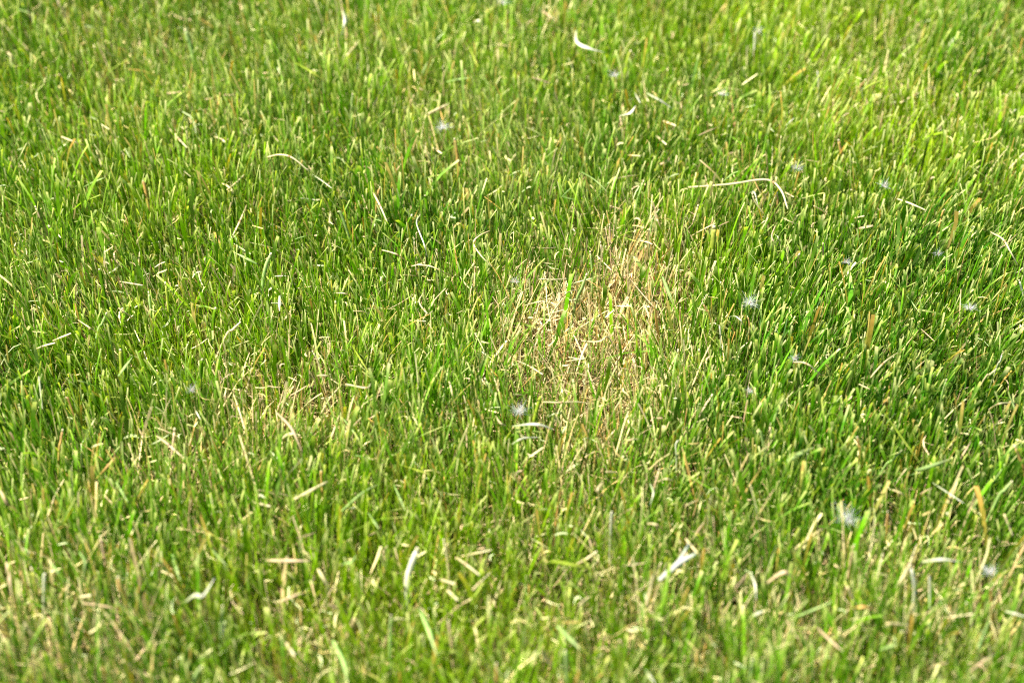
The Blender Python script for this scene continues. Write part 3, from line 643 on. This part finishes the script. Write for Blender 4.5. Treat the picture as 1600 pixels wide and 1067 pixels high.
tuft('leafy_tuft', (1144, 648), [(1124, 606, 10, 'g', 0), (1130, 594, 8, 'l', .01), (1166, 598, 9, 'b', .008), (1158, 606, 8, 'b', -.005), (1145, 610, 7, 'l', .012)],
     'green tuft of wide pointed leaves spreading beside the worn patch', 'wide-leaved tuft', 'grass tuft')
tuft('leafy_tuft', (1107, 440), [(1118, 352, 9, 'l', .01), (1080, 380, 7, 'l', 0), (1093, 372, 8, 'b', .005), (1132, 378, 8, 'b', .0), (1140, 392, 7, 'l', .008)],
     'bright green tuft of broad leaves at the edge of the worn patch', 'bright broad tuft', 'grass tuft')
tuft('leafy_tuft', (515, 735), [(512, 690, 10, 'b', 0), (500, 700, 8, 'b', .004), (524, 690, 9, 'l', .0), (505, 705, 8, 'l', -.005)],
     'dark green tuft of broad leaves rising from thin tan turf', 'dark broad tuft', 'grass tuft')
tuft('dried_tuft', (1003, 672), [(973, 690, 7, 'g', -.03), (985, 655, 5, 's', 0), (997, 650, 5, 'w', .006), (1012, 652, 5, 's', .0), (1024, 650, 5, 'p', -.004), (1018, 664, 5, 'w', -.02), (990, 640, 4, 's', .01)],
     'star-shaped tuft of dried cream leaves at the fringe of the worn patch', 'dried star tuft', 'grass tuft')
# forked leaf: a bleached leaf split in two
root = bpy.data.objects.new('forked_leaf', None); sc.collection.objects.link(root)
p0 = at(1030, 906, TOP); root.location = p0
for nm_, pts, wp in (('leaf', [(1030, 906), (1045, 893), (1058, 881), (1077, 849)], 8), ('leaf', [(1050, 889), (1066, 876), (1088, 865)], 9)):
    P = smooth_path([at(x, y, TOP+.004) - p0 for x, y in pts], 10)
    V, F, C = ribbon_mesh(P, wp*px_scale(p0), [rgb(.50, .50, .38), rgb(.58, .60, .50), rgb(.42, .48, .34)], lambda t: .6+.5*math.sin(math.pi*min(1, t+.15)), Vector((0, -.5, .8)), .0002, .15)
    mesh_object(nm_, V, F, M_DRY, np.array(C), parent=root)
root['category'] = 'dry leaf'
THINGS.append([root, 'fork', 'f', .03, 1, p0, 'forked bleached leaf', 'bleached grey-white leaf split into a fork on turf', ''])

# ------------------------------------------------------------------ labels
anchors = [(t[5], t[6]) for t in THINGS if t[6]]
c0 = at(920, 540, .03)
for t in THINGS:
    o, kind, mode, L, straight, mid, anchor, label, words = t
    if label is None:
        near = sorted(((mid-a).length, ph) for a, ph in anchors)[0]
        inpatch = ((mid.x-c0.x)/.055)**2 + ((mid.y-c0.y)/.085)**2 < 1
        if kind == 'fluff': label = 'small wispy white seed fluff near the %s' % near[1]
        else:
            size = 'long' if L > .040 else ('short' if L < .018 else '')
            shape = 'curved' if (straight < .965 and mode != 'u') else ''
            pose = 'standing' if mode == 'u' else 'lying'
            where = 'in the worn tan patch' if inpatch else 'near the %s' % near[1]
            label = ' '.join(x for x in (size, shape, words, pose, where) if x)
    t[7] = label
from collections import Counter
count = Counter(t[7] for t in THINGS)
for t in THINGS:
    if count[t[7]] > 1:                      # look-alikes: say what else lies on that side of it
        near = sorted(((t[5]-a).length, ph) for a, ph in anchors)
        second = next(ph for d_, ph in near if ph not in t[7])
        ext = t[7] + ', towards the ' + second
        if len(ext.split()) <= 16: t[7] = ext
    t[0]['label'] = t[7]
gn = {'s': 'cream straws on the lawn', 'w': 'bleached blades on the lawn', 'g': 'pale green clippings on the lawn', 'o': 'orange withered blades on the lawn', 'p': 'pinkish dry blades on the lawn',
      'l': 'yellow-green blades picked out in the lawn', 'b': 'broad green blades picked out in the lawn', 'fluff': 'seed fluffs caught on the lawn', 'tuft': 'leafy tufts in the lawn'}
for t in THINGS:
    if t[1] in gn: t[0]['group'] = gn[t[1]]
